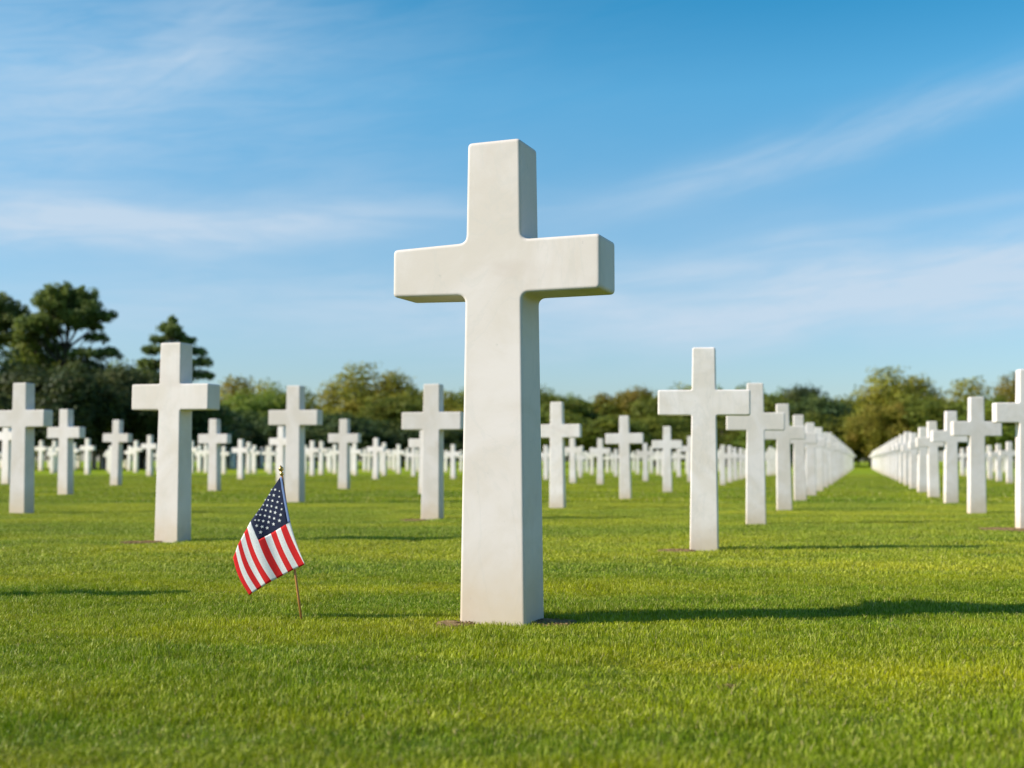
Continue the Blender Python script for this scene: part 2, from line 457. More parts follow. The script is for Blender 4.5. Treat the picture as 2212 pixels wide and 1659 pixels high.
# the two straight rows that line the aisle
def row(pts, end, pitch, side, n0=1):
    """near crosses of a row by measured foot points, the rest at even pitch along the same line to its far end"""
    k = n0
    last = None
    for px, b, t in pts:
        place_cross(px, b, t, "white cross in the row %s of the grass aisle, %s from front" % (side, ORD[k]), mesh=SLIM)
        last = ground_at(px, b); k += 1
    e = ground_at(*end)
    d = e - last; n = int(d.length / pitch)
    for i in range(1, n + 1):
        g = last + d * (i / n)
        H = 0.92
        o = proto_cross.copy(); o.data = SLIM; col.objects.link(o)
        o.location = (g.x, g.y, 0); o.scale = (H,) * 3
        o.rotation_euler = (0, 0, -R(8 + rng.normal(0, 0.6)))
        tag(o, "white cross in the row %s of the grass aisle, %s from front" % (side, ORD[min(k, len(ORD) - 1)]), "grave cross", CROSS_GROUP)
        cross_pos.append((g.x, g.y, H)); k += 1
def aisle_row(pts, end, pitch, side, first):
    row(pts, end, pitch, side, first)
aisle_row([(1636, 1133, 827), (1697, 1103, 872), (1731, 1083, 896), (1754, 1072.5, 913), (1770, 1062, 923), (1782, 1054, 934)], (1841, 1013), 2.35, "left", 1)
aisle_row([(2230, 1143, 797), (2115, 1110, 857), (2058, 1088, 888), (2020, 1075, 910), (1995, 1064, 923), (1976, 1056, 935)], (1886, 1013), 2.35, "right", 0)

# crosses farther off, each at its measured foot and top
FAR = [(12, 1046, 903), (3, 1011, 950), (71, 1010, 954), (87, 1016, 951.6), (106, 1010, 962), (116, 1020.5, 952), (158, 1016, 957), (168, 1010, 958),
       (187.5, 1024, 947), (202, 1013, 951), (218, 1013, 957), (235, 1010, 960), (270, 1010, 957), (278, 1016, 963), (292, 1020, 952), (311, 1012, 960),
       (322, 1028, 940), (412, 1022, 952), (430, 1019, 962), (444, 1020.5, 960), (483, 1023.5, 964), (496, 1012, 965), (505, 1013, 966), (519, 1035, 949),
       (536, 1023, 955), (549, 1022, 962), (565, 1011, 966), (576, 1018, 964), (583, 1023, 963), (606, 1042, 921), (658, 1023, 961), (674, 1028, 952),
       (693, 1025, 953), (708, 1013, 970), (723, 1023, 960), (766, 1026, 957), (787, 1017, 969), (799, 1013, 972), (811, 1035.5, 946), (829, 1028, 956),
       (841, 1013, 972), (849, 1013.5, 972), (861, 1022.6, 960), (880, 1016, 968), (893, 1029.5, 967), (916, 1068, 916), (963, 1019, 973), (979, 1035, 960),
       (996, 1018, 973), (1180, 1037, 962), (1238, 1044, 945), (1253.5, 1032, 972), (1268, 1020, 977), (1279, 1025, 967), (1297, 1047, 947), (1312, 1021, 978),
       (1323, 1020, 978), (1331, 1030, 970), (1369, 1018, 975), (1378, 1024, 972), (1395, 1040, 957), (1409, 1021, 980), (1421.5, 1025, 972), (1431, 1029, 974),
       (1458, 1018, 976), (1467, 1031, 970), (1485, 1023, 973), (1493, 1042, 942), (1562, 1048.5, 961), (1577, 1042.6, 962.6), (1589.6, 1039, 966.5),
       (1601, 1036, 968), (1611, 1033, 970.5), (1660, 1028, 974), (1668, 1026, 974.5), (1676, 1025, 975), (2183, 1044.5, 954), (2160, 1040.6, 959),
       (2141, 1036, 962), (2094.7, 1030, 967), (2081, 1028, 968), (2171, 1020, 975), (2150, 1019, 975), (2128, 1018, 976)]
GAPS = [(-50, "behind the tall left-edge cross"), (41, "in the gap right of the tall left-edge cross"), (138, "in the gap before the third clear cross"),
        (248, "in the gap just left of the big cross"), (367, "in the gap just right of the big cross"),
        (461, "between the big cross and the flag's cross"), (634, "in the gap right of the flag's cross"),
        (742, "left of the cross beside the central shaft"), (933, "in the slit left of the central shaft"),
        (1090, "in the slit right of the central shaft"), (1205, "in the gap second right of the central shaft"), (1352, "in the gap third right of the central shaft"),
        (1443, "in the gap left of the aisle's big cross"), (1525, "in the gap right of the aisle's big cross"),
        (1636, "in the gap between second and third aisle crosses"), (1780, "seen beyond the row right of the aisle")]
counts = {}
for px, b, t in sorted(FAR):
    gi = max(i for i, (x, _) in enumerate(GAPS) if px >= x)
    k = counts.get(gi, 0); counts[gi] = k + 1
    place_cross(px, b, t, "small far cross, %s from left %s" % (ORD[k], GAPS[gi][1]))

# the farthest rows: nothing in the photo tells these apart
tiny = 0
for r_ in range(4):
    D = 41.0 + r_ * 3.6
    half0, half1 = -0.435 * D, 0.275 * D
    x = half0
    while x < half1:
        xx = x + rng.normal(0, 0.12) + 0.33 * r_
        x += 2.05
        if any((xx - cx) ** 2 + (D - cy) ** 2 < 0.9 for cx, cy, _ in cross_pos): continue
        H = 0.93 + rng.normal(0, 0.02)
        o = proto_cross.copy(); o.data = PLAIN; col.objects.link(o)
        o.location = (xx, D + rng.normal(0, 0.08), 0); o.scale = (H,) * 3
        o.rotation_euler = (0, 0, -R(float(np.interp(1106 + FPX * xx / D, YAWX, YAWV)) * 0.8))
        tag(o, "tiny blurred white cross in the farthest rows in front of the dark trees", "grave cross", CROSS_GROUP)
        cross_pos.append((xx, D, H)); tiny += 1

# ------------------------------------------------------------------ bare soil by the feet
def soil_patch(name, cx, cy, rx, ry, seed, label):
    r = random.Random(seed)
    bm = bmesh.new()
    n = 40; rings = 6
    c = bm.verts.new((cx, cy, 0.007))
    prev = None
    for k in range(1, rings + 1):
        ring = []
        for i in range(n):
            a = 2 * math.pi * i / n
            w = 1 + 0.45 * mnoise.noise((math.cos(a) * 1.6 + seed, math.sin(a) * 1.6, 0.3)) + 0.13 * mnoise.noise((math.cos(a) * 5 + seed, math.sin(a) * 5, 1.3))
            f = k / rings
            x, y = cx + rx * w * f * math.cos(a), cy + ry * w * f * math.sin(a)
            z = 0.006 + 0.004 * mnoise.noise((x * 30, y * 30, seed)) if k < rings else -0.004
            ring.append(bm.verts.new((x, y, z)))
        for i in range(n):
            j = (i + 1) % n
            if prev is None: bm.faces.new((c, ring[i], ring[j]))
            else: bm.faces.new((prev[i], ring[i], ring[j], prev[j]))
        prev = ring
    for q in range(int(500 * rx * ry / 0.01)):                      # crumbs of earth and dead stalks
        a = r.uniform(0, 6.283); f = math.sqrt(r.random()) * 0.95
        x, y = cx + rx * f * math.cos(a), cy + ry * f * math.sin(a)
        s = r.uniform(0.0006, 0.0020)
        m = Matrix.Translation((x, y, 0.0065)) @ Matrix.Rotation(r.uniform(0, 6), 4, "Z") @ Matrix.Diagonal((s * r.uniform(1, 5), s, s * 0.9, 1))
        bmesh.ops.create_icosphere(bm, subdivisions=1, radius=1, matrix=m)
    me = bpy.data.meshes.new(name); bm.to_mesh(me); bm.free()
    for p in me.polygons: p.use_smooth = True
    return tag(link(name, me, [M_SOIL]), label, "soil", kind="structure")

SOIL = []
def soil(px, py, rx, ry, label):
    g = ground_at(px, py)
    SOIL.append((g.x, g.y, rx, ry, 1 if g.y < 4 else 0))
    soil_patch("bare_soil", g.x, g.y, rx, ry, len(SOIL) * 2.3, label)
soil(983, 1352, 0.055, 0.060, "reddish bare soil at the left foot of the central cross")
soil(1196, 1348, 0.060, 0.062, "shaded bare soil at the right foot of the central cross")
soil(305, 1173, 0.11, 0.11, "worn brown soil left of the big cross's foot")
soil(892, 1125, 0.10, 0.14, "worn brown soil beside the cross left of the central shaft")
soil(1462, 1192, 0.09, 0.11, "worn brown soil left of the aisle's big cross")
soil(2180, 1145, 0.18, 0.2, "worn yellow-brown soil at the foot of the cross by the right edge")
soil(1572, 1488, 0.020, 0.016, "small reddish bare spot in the foreground lawn")

# ------------------------------------------------------------------ grass
def clump_arrays(nb, rad, hmin, hmax, wid, seed, lean=0.95):
    r = np.random.default_rng(seed)
    a = r.uniform(0, 2 * np.pi, nb); rr = rad * np.sqrt(r.uniform(0, 1, nb))
    bx, by = rr * np.cos(a), rr * np.sin(a)
    h = r.uniform(hmin, hmax, nb) * (0.75 + 0.5 * r.random(nb))
    th = r.uniform(0, 2 * np.pi, nb)                # direction of the lean
    ln = h * lean * r.uniform(0.1, 1.0, nb)
    fa = th + np.pi / 2 + r.normal(0, 0.5, nb)      # the blade's width direction
    w = wid * r.uniform(0.7, 1.3, nb) / 2
    V, F, S, T = [], [], [], []
    tone = r.random(nb)
    for i in range(nb):
        dx, dy = math.cos(th[i]), math.sin(th[i]); wx, wy = math.cos(fa[i]) * w[i], math.sin(fa[i]) * w[i]
        o = len(V)
        for f, ww, bend in ((0.0, 1.0, 0.0), (0.5, 0.9, 0.28), (0.82, 0.6, 0.68)):
            cx, cy, z = bx[i] + dx * ln[i] * bend, by[i] + dy * ln[i] * bend, h[i] * f * (1 - 0.12 * bend) - (0.003 if f == 0 else 0)
            V += [(cx - wx * ww, cy - wy * ww, z), (cx + wx * ww, cy + wy * ww, z)]
        V.append((bx[i] + dx * ln[i], by[i] + dy * ln[i], h[i] * 0.94))
        F += [o, o + 1, o + 3, o + 2, o + 2, o + 3, o + 5, o + 4, o + 4, o + 5, o + 6]
        S += [4, 4, 3]; T += [tone[i]] * 7
    return np.array(V), F, S, np.array(T)

def gn_scatter():
    """instances the faces of a mesh on its own loose points (attribute 'pt' = 1), with per-point turn and size"""
    ng = bpy.data.node_groups.new("scatter_turf", "GeometryNodeTree")
    ng.interface.new_socket("Geometry", in_out="INPUT", socket_type="NodeSocketGeometry")
    ng.interface.new_socket("Geometry", in_out="OUTPUT", socket_type="NodeSocketGeometry")
    n = ng.nodes; l = ng.links
    gi = n.new("NodeGroupInput"); go = n.new("NodeGroupOutput")
    def named(nm, ty="FLOAT"):
        x = n.new("GeometryNodeInputNamedAttribute"); x.data_type = ty; x.inputs[0].default_value = nm; return x.outputs[0]
    cmp_ = n.new("FunctionNodeCompare"); cmp_.data_type = "FLOAT"; cmp_.operation = "GREATER_THAN"
    l.new(named("pt"), cmp_.inputs[0]); cmp_.inputs[1].default_value = 0.5
    sepn = n.new("GeometryNodeSeparateGeometry"); sepn.domain = "POINT"
    l.new(gi.outputs[0], sepn.inputs[0]); l.new(cmp_.outputs[0], sepn.inputs[1])
    iop = n.new("GeometryNodeInstanceOnPoints")
    l.new(sepn.outputs[0], iop.inputs["Points"]); l.new(sepn.outputs[1], iop.inputs["Instance"])
    cx = n.new("ShaderNodeCombineXYZ"); l.new(named("turn"), cx.inputs[2])
    l.new(cx.outputs[0], iop.inputs["Rotation"])
    sx = n.new("ShaderNodeCombineXYZ"); sa = named("size"); sh = named("tall")
    l.new(sa, sx.inputs[0]); l.new(sa, sx.inputs[1]); l.new(sh, sx.inputs[2])
    l.new(sx.outputs[0], iop.inputs["Scale"])
    l.new(iop.outputs[0], go.inputs[0])
    return ng
SCATTER = gn_scatter()

def turf(points, size, tall, clump, label):
    V, F, S, T = clump
    nP = len(points); nV = len(V)
    verts = np.concatenate([V, points])
    me = bpy.data.meshes.new("grass")
    me.vertices.add(len(verts)); me.vertices.foreach_set("co", verts.astype(np.float32).ravel())
    me.loops.add(len(F)); me.loops.foreach_set("vertex_index", np.array(F, np.int32))
    me.polygons.add(len(S)); S = np.array(S)
    me.polygons.foreach_set("loop_start", np.concatenate([[0], np.cumsum(S)[:-1]]).astype(np.int32))
    me.update(calc_edges=True)
    def attr(nm, a, b):
        at = me.attributes.new(nm, "FLOAT", "POINT")
        at.data.foreach_set("value", np.concatenate([a, b]).astype(np.float32))
    z = np.zeros(nV)
    attr("pt", z, np.ones(nP)); attr("turn", z, rng.uniform(0, 6.283, nP)); attr("size", z, size); attr("tall", z, tall)
    attr("tone", T, np.zeros(nP))
    me.materials.append(M_GRASS)
    o = bpy.data.objects.new("grass", me); col.objects.link(o)
    md = o.modifiers.new("scatter", "NODES"); md.node_group = SCATTER
    tag(o, label, "grass", kind="stuff")
    return o

def strip_points(d0, d1, dens, margin):
    """random points over the ground the view can reach between two distances"""
    half = 0.43 * d1 + margin
    n = int((d1 - d0) * 2 * half * dens)
    x = rng.uniform(-half, half, n); y = rng.uniform(d0, d1, n)
    k = np.abs(x) < 0.43 * y + margin
    return np.stack([x[k], y[k], np.zeros(k.sum())], 1)

def thin(P, r0=0.02):
    """grass keeps off the stone and thins out on bare soil"""
    keep = np.ones(len(P), bool)
    for cx, cy, rx, ry, near in SOIL:
        d = np.sqrt(((P[:, 0] - cx) / rx) ** 2 + ((P[:, 1] - cy) / ry) ** 2)
        wob = patchy(P[d < 2.5], 22.0, 2.0) if (d < 2.5).any() else 0.0
        d[d < 2.5] += 0.8 * wob
        keep &= rng.random(len(P)) < np.clip((d - (0.35 if near else 0.0)) * 1.1, 0.42 if near else 0.72, 1)
    for cx, cy, H in cross_pos:
        if cy > 12: continue
        a = -0.37 if cy < 4 else -R(float(np.interp(1106 + FPX * cx / cy, YAWX, YAWV)))
        dx, dy = P[:, 0] - cx, P[:, 1] - cy
        u = dx * math.cos(a) + dy * math.sin(a); v = -dx * math.sin(a) + dy * math.cos(a)
        keep &= ~((np.abs(u) < 0.073 * H + r0) & (np.abs(v) < 0.055 * H + r0))
    return P[keep]

def patchy(P, f, s=0.0):
    return np.array([mnoise.noise((p[0] * f, p[1] * f, s)) for p in P])

def lay(d0, d1, dens, margin, clump, sz, label, r0=0.02):
    P = thin(strip_points(d0, d1, dens, margin), r0)
    big = patchy(P, 3.1, 4.2); small = patchy(P, 6.0, 1.1)
    size = sz * rng.uniform(0.85, 1.2, len(P))
    tall = np.clip(0.95 + 0.60 * big + 0.22 * small + rng.normal(0, 0.10, len(P)), 0.45, 1.5)
    for cx, cy, rx, ry, near in SOIL:
        d = np.sqrt(((P[:, 0] - cx) / rx) ** 2 + ((P[:, 1] - cy) / ry) ** 2)
        tall *= np.clip(0.1 + 0.45 * d, 0.4, 1.0)
    return turf(P, size, tall, clump, label)
lay(1.1, 4.4, 1050, 0.9, clump_arrays(60, 0.046, 0.009, 0.0165, 0.0013, 1), 1.0, "short green lawn grass in the foreground around the central cross", 0.012)
lay(4.4, 12.0, 300, 1.5, clump_arrays(70, 0.075, 0.009, 0.0165, 0.0023, 2), 1.0, "short green lawn grass between the nearer crosses", 0.03)
lay(12.0, 34.0, 42, 3.0, clump_arrays(80, 0.19, 0.011, 0.020, 0.0065, 3), 1.0, "short green lawn grass among the farther crosses", 0.05)

# ------------------------------------------------------------------ the small flag
FB = ground_at(649, 1342)
FN = Vector((-math.sin(0.33), -math.cos(0.33), 0))            # the cloth turns a little to the sun
def on_plane(px, py, off=0.0):
    d = ray(px, py); o = Vector((0, 0, EYE))
    t = (FB - o).dot(FN) / d.dot(FN)
    return o + d * t + FN * off
def zpx(x, y):                                                 # coordinates measured on an enlarged cut of the photo
    return (480 + x * 0.24119) * 0.96, (1020 + y * 0.24112) * 0.96
def cloth(x, y, off=0.0):
    a = (x * 0.94 - y * 0.34) / 150.0                          # folds run with the stripes
    fall = min(1.0, max(0.0, (y - 230) / 500.0))
    w = 0.0042 * math.sin(a * 2.1 + 0.4) + 0.0022 * math.sin(a * 4.7 + y / 260.0)
    b = 0.010 * math.sin(max(0, min(1, (y - 230) / 1050.0)) * math.pi)
    return on_plane(*zpx(x, y), off=0.006 + w * fall + b)

flag = bpy.data.objects.new("small_flag", None); col.objects.link(flag)
flag.location = FB
tag(flag, "small American flag on a wooden stick planted in the lawn left of the central cross", "flag")
bpy.context.view_layer.update()
def child(name, bm_or_me, mats, smooth=True, parent=flag):
    if isinstance(bm_or_me, bmesh.types.BMesh):
        me = bpy.data.meshes.new(name); bm_or_me.to_mesh(me); bm_or_me.free()
    else: me = bm_or_me
    if smooth:
        for p in me.polygons: p.use_smooth = True
    o = bpy.data.objects.new(name, me); col.objects.link(o)
    for m in mats: me.materials.append(m)
    o.parent = parent
    return o
LOC = FB.copy()

def lathe(bm, axis_o, axis_d, prof, seg=20):
    z = axis_d.normalized(); x = z.orthogonal().normalized(); y = z.cross(x)
    rings = []
    for r, h in prof:
        rings.append([bm.verts.new(axis_o + z * h + (x * math.cos(2 * math.pi * i / seg) + y * math.sin(2 * math.pi * i / seg)) * max(r, 1e-5)) for i in range(seg)])
    for a, b in zip(rings, rings[1:]):
        for i in range(seg):
            j = (i + 1) % seg
            bm.faces.new((a[i], a[j], b[j], b[i]))
    bm.faces.new(list(reversed(rings[0]))); bm.faces.new(rings[-1])

p_top = on_plane(*zpx(641, 214)) - LOC
p_bot = on_plane(*zpx(823, 1556)) - LOC
up = (p_top - p_bot)
bm = bmesh.new()
lathe(bm, p_bot - up.normalized() * 0.04, up, [(0.0030, 0), (0.0032, 0.1), (0.0031, up.length + 0.04)], 14)
child("stick", bm, [M_WOOD])
bm = bmesh.new()
u = up.length and 0.00112                                          # metres per enlarged pixel, close enough for the knob
k = up.length / 1347.0
lathe(bm, p_top, up, [(9 * k, 0), (12 * k, 6 * k), (17 * k, 12 * k), (19 * k, 22 * k), (17 * k, 33 * k), (10 * k, 40 * k), (9 * k, 46 * k), (16 * k, 52 * k),
                      (22 * k, 62 * k), (23 * k, 72 * k), (20 * k, 82 * k), (13 * k, 90 * k), (6 * k, 98 * k), (1 * k, 106 * k)], 20)
child("finial", bm, [M_GOLD])

# cloth: twelve stripes hanging from the blue field, each boundary from its upper to its lower end
SB = [((748, 640), (882, 1030)), ((705, 660), (879, 1034)), ((655, 690), (815, 1062)), ((605, 716), (765, 1083)), ((555, 745), (715, 1110)),
      ((505, 775), (665, 1135)), ((455, 805), (612, 1165)), ((352, 690), (570, 1190)), ((322, 738), (515, 1220)), ((290, 800), (468, 1245)),
      ((262, 848), (420, 1275)), ((235, 910), (375, 1300)), ((200, 970), (345, 1325))]
def bound(i, s):
    (x0, y0), (x1, y1) = SB[i]
    bow = (9 if i < 7 else 26) * math.sin(s * math.pi)
    return x0 + (x1 - x0) * s - bow * 0.92, y0 + (y1 - y0) * s + bow * 0.36
bm = bmesh.new()
NS = 22
def vert(x, y): return bm.verts.new(cloth(x, y) - LOC)
cols = [[vert(*bound(i, j / NS)) for j in range(NS + 1)] for i in range(13)]
for i in range(12):
    a, b = cols[i], cols[i + 1]
    mid = []
    for j in range(NS + 1):
        pa, pb = bound(i, j / NS), bound(i + 1, j / NS)
        mid.append(vert((pa[0] + pb[0]) / 2, (pa[1] + pb[1]) / 2))
    for j in range(NS):
        for q in ((a[j], mid[j], mid[j + 1], a[j + 1]), (mid[j], b[j], b[j + 1], mid[j + 1])):
            f = bm.faces.new(q); f.material_index = 0 if i % 2 == 0 else 1
# the white stripe that starts beside the field: fill between field edge and its own upper end
def patch(quad, nu, nv, mat):
    A, B, C, D = quad
    g = []
    for j in range(nv + 1):
        v_ = j / nv; rowv = []
        for i in range(nu + 1):
            u_ = i / nu
            x = (A[0] * (1 - u_) + B[0] * u_) * (1 - v_) + (D[0] * (1 - u_) + C[0] * u_) * v_
            y = (A[1] * (1 - u_) + B[1] * u_) * (1 - v_) + (D[1] * (1 - u_) + C[1] * u_) * v_
            rowv.append(vert(x, y))
        g.append(rowv)
    for j in range(nv):
        for i in range(nu):
            f = bm.faces.new((g[j][i], g[j][i + 1], g[j + 1][i + 1], g[j + 1][i])); f.material_index = mat
patch(((382, 632), (418, 718), (404, 748), (352, 690)), 4, 4, 0)
patch(((418, 718), (455, 805), (455, 805), (404, 748)), 4, 4, 0)
patch(((632, 226), (650, 300), (725, 650), (382, 632)), 14, 20, 2)
patch(((382, 632), (725, 650), (725, 650), (455, 805)), 14, 10, 2)
patch(((632, 226), (650, 218), (748, 640), (725, 650)), 3, 20, 3)
bmesh.ops.remove_doubles(bm, verts=bm.verts, dist=0.0006)
bmesh.ops.recalc_face_normals(bm, faces=bm.faces)
fl = child("flag_cloth", bm, [M_WHITE, M_RED, M_NAVY, M_LIT_EDGE])
so = fl.modifiers.new("thick", "SOLIDIFY"); so.thickness = 0.0007; so.offset = 0
# stars on both faces of the blue field
STARS = [(563, 338, 9), (596, 338, 14), (637, 352, 8), (545, 386, 11), (586, 390, 15), (637, 404, 11), (504, 433, 8), (533, 434, 11), (575, 441, 14), (624, 453, 13),
         (665, 467, 8), (486, 480, 10), (523, 484, 14), (567, 492, 13), (615, 504, 15), (664, 520, 12), (453, 523, 8), (475, 523, 10), (510, 531, 12), (557, 541, 15),
         (604, 551, 17), (656, 572, 16), (430, 570, 11), (462, 573, 12), (502, 580, 13), (545, 592, 15), (594, 605, 15), (424, 620, 10), (454, 622, 12), (490, 630, 14),
         (536, 640, 15), (586, 658, 17), (646, 625, 17), (440, 672, 15), (483, 682, 15), (525, 694, 16), (474, 733, 16)]
bm = bmesh.new()
for (x, y, r) in STARS:
    rot = random.uniform(-0.25, 0.25)
    for off in (0.0012, -0.0012):
        c0 = bm.verts.new(cloth(x, y) + FN * off - LOC)
        rim = []
        for i in range(10):
            a = rot - math.pi / 2 + math.pi * i / 5; rr = r * 1.12 if i % 2 == 0 else r * 0.47
            X, Y = x + rr * math.cos(a) * 0.95, y + rr * math.sin(a)
            rim.append(bm.verts.new(cloth(X, Y) + FN * off - LOC))
        for i in range(10):
            bm.faces.new((c0, rim[i], rim[(i + 1) % 10]))
child("stars", bm, [M_WHITE], False, fl)

# ------------------------------------------------------------------ trees
def tube(bm, pts, r0, r1, seg=7):
    rings = []
    n = len(pts)
    for i, p in enumerate(pts):
        d = (pts[min(i + 1, n - 1)] - pts[max(i - 1, 0)]).normalized()
        x = d.orthogonal().normalized(); y = d.cross(x); r = r0 + (r1 - r0) * i / (n - 1)
        rings.append([bm.verts.new(p + (x * math.cos(6.28319 * k / seg) + y * math.sin(6.28319 * k / seg)) * r) for k in range(seg)])
    for a, b in zip(rings, rings[1:]):
        for k in range(seg):
            j = (k + 1) % seg
            bm.faces.new((a[k], a[j], b[j], b[k]))
    bm.faces.new(rings[-1])

def leaf_cards(r, centers, normals, size, flat=0.6):
    """small leaf sprays as quads, loosely facing outwards"""
    n = len(centers)
    nn = normals + r.normal(0, flat, (n, 3)); nn /= np.linalg.norm(nn, axis=1)[:, None] + 1e-9
    t = np.cross(nn, r.normal(0, 1, (n, 3))); t /= np.linalg.norm(t, axis=1)[:, None] + 1e-9
    b = np.cross(nn, t)
    s = size * r.uniform(0.55, 1.35, n)[:, None]; asp = r.uniform(0.45, 0.9, n)[:, None]
    V = np.stack([centers - t * s, centers - b * s * asp, centers + t * s, centers + b * s * asp], 1).reshape(-1, 3)
    return V

def crown_mesh(name, seed, H, Wd, base, lobes, per, lobe_r, leaf, mat, gaps=0.0, squash=0.8):
    """broad-leaved crown made of many leaf sprays gathered in lobes round an uneven ellipsoid"""
    r = np.random.default_rng(seed)
    zc, rz = (H + base) / 2, (H - base) / 2
    C, N = [], []
    limbs = []
    for i in range(lobes):
        d = r.normal(0, 1, 3); d[2] = d[2] * 0.9 + 0.15; d /= np.linalg.norm(d)
        f = r.uniform(0.55, 0.86) if r.random() < 0.8 else r.uniform(0.1, 0.5)
        c = np.array([d[0] * Wd / 2 * f, d[1] * Wd / 2 * f, zc + d[2] * rz * f * 0.95])
        lr = lobe_r * r.uniform(0.65, 1.3)
        limbs.append((c, lr))
        n = int(per * (lr / lobe_r) ** 2 * (1 - gaps * r.random()))
        dd = r.normal(0, 1, (n, 3)); dd /= np.linalg.norm(dd, axis=1)[:, None]
        rad = lr * (0.45 + 0.62 * r.random(n) ** 0.6)
        lump = 1 + 0.28 * np.sin(dd[:, 0] * 6 + i) * np.sin(dd[:, 1] * 5 + 2 * i) + 0.18 * np.sin(dd[:, 2] * 9 + i)
        p = c + dd * (rad * lump)[:, None] * np.array([1, 1, squash])
        C.append(p); N.append(dd + np.array([0, 0, 0.5]))
    C = np.concatenate(C); N = np.concatenate(N)
    k = C[:, 2] > 0.1; C, N = C[k], N[k]
    V = leaf_cards(r, C, N, leaf)
    me = mesh_np(name, V, np.arange(len(V)), np.full(len(V) // 4, 4))
    me.materials.append(mat)
    return me, limbs

def trunk_mesh(name, seed, H, limbs, r0, top=0.75, n_limb=9):
    rr = random.Random(seed)
    bm = bmesh.new()
    pts = [Vector((0.02 * H * mnoise.noise((seed, i * 0.7, 0)), 0.02 * H * mnoise.noise((seed, 5, i * 0.7)), -0.1 + (H * top + 0.1) * i / 7)) for i in range(8)]
    tube(bm, pts, r0, r0 * 0.25, 9)
    for c, lr in limbs[:n_limb]:
        e = Vector(c); k = rr.randint(2, 5); s = pts[k]
        if e.z < s.z: s = pts[1]
        m = s.lerp(e, 0.5) + Vector((0, 0, 0.04 * H))
        tube(bm, [s, s.lerp(m, 0.5) , m, e], r0 * 0.38, r0 * 0.08, 5)
    me = bpy.data.meshes.new(name); bm.to_mesh(me); bm.free()
    for p in me.polygons: p.use_smooth = True
    me.materials.append(M_BARK)
    return me

def pine_meshes(seed, H, pads, leaf, r0, top=0.97):
    """pine: bare stem, crooked limbs, each limb ending in flat pads of needle tufts; pads = (x, y, z, radius, thickness)"""
    r = np.random.default_rng(seed); rr = random.Random(seed)
    bm = bmesh.new()
    pts = [Vector((0.10 * mnoise.noise((seed, i * 0.6, 0)) * i / 3, 0.1 * mnoise.noise((seed, 5, i * 0.6)) * i / 3, -0.1 + (H * top + 0.1) * i / 9)) for i in range(10)]
    tube(bm, pts, r0, r0 * 0.22, 9)
    C, N = [], []
    for (x, y, z, pr, th) in pads:
        e = Vector((x, y, z - th * 0.3))
        k = max(1, min(9, int((z - 0.10 * H - 0.35 * math.hypot(x, y)) / (H * top) * 9)))
        s = pts[k]
        m = s.lerp(e, 0.55) + Vector((0, 0, -0.10))
        tube(bm, [s, s.lerp(m, 0.5), m, e], r0 * 0.34, r0 * 0.08, 5)
        tufts = int(42 * pr * pr + 18)
        for q in range(tufts):
            a = r.uniform(0, 6.283); f = math.sqrt(r.random()) * pr * (1 + 0.22 * math.sin(3 * a + seed + x))
            c = np.array([x + f * math.cos(a), y + f * math.sin(a), z + th * (r.normal(0, 0.38) + 0.35 * (1 - (f / pr) ** 2))])
            tr_ = 0.24 * r.uniform(0.7, 1.3)
            n = 26
            dd = r.normal(0, 1, (n, 3)); dd[:, 2] += 0.5; dd /= np.linalg.norm(dd, axis=1)[:, None]
            C.append(c + dd * tr_ * (r.random(n) ** 0.5)[:, None]); N.append(dd)
    C = np.concatenate(C); N = np.concatenate(N)
    V = leaf_cards(r, C, N, leaf, 0.9)
    cm = mesh_np("pine_crown", V, np.arange(len(V)), np.full(len(V) // 4, 4)); cm.materials.append(M_NEEDLE)
    tm = bpy.data.meshes.new("pine_trunk"); bm.to_mesh(tm); bm.free()
    for p in tm.polygons: p.use_smooth = True
    tm.materials.append(M_BARK)
    return cm, tm

KINDS = {}
def kind(key, seed, H, Wd, base, lobes, per, lobe_r, leaf, mat, r0=0.16, gaps=0.0, top=0.75, squash=0.8):
    c, limbs = crown_mesh("crown_leaves", seed, H, Wd, base, lobes, per, lobe_r, leaf, mat, gaps, squash)
    KINDS[key] = (c, trunk_mesh("trunk_wood", seed, H, limbs, r0, top), H, Wd)
kind("oak_a", 3, 7.0, 7.2, 0.5, 46, 560, 1.05, 0.11, M_OAK)
kind("oak_b", 5, 7.0, 6.4, 0.4, 42, 560, 1.0, 0.11, M_OAK)
kind("round", 8, 8.0, 7.4, 1.0, 52, 560, 1.05, 0.11, M_OAK, gaps=0.3)
kind("green_a", 13, 6.5, 7.0, 0.2, 44, 560, 1.05, 0.11, M_GREEN)
kind("green_b", 17, 6.5, 5.6, 0.2, 40, 560, 1.0, 0.11, M_GREEN)
kind("airy", 21, 8.0, 5.6, 1.6, 40, 120, 0.85, 0.11, M_OAK, gaps=0.6, top=0.9)
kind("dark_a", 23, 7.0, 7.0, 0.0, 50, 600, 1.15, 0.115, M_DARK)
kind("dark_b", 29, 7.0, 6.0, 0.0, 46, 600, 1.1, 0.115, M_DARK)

def tree(name, key, px, top, wpx, D, label, group, rot=None, wscale=None):
    cm, tm, H0, W0 = KINDS[key]
    base = at_depth(px, HZ, D); H = at_depth(px, top, D).z
    s = H / H0; w = (wpx * D / FPX) / W0
    root = bpy.data.objects.new(name, None); col.objects.link(root)
    root.location = (base.x, D, 0); root.scale = (w, w, s)
    root.rotation_euler = (0, 0, rng.uniform(0, 6.28) if rot is None else rot)
    tag(root, label, "tree", group)
    c = bpy.data.objects.new("crown", cm); col.objects.link(c); c.parent = root
    t = bpy.data.objects.new("trunk", tm); col.objects.link(t); t.parent = root
    return root

GW = "broad-leaved trees along the far edge of the lawn"
GL = "dark trees massed behind the left crosses"
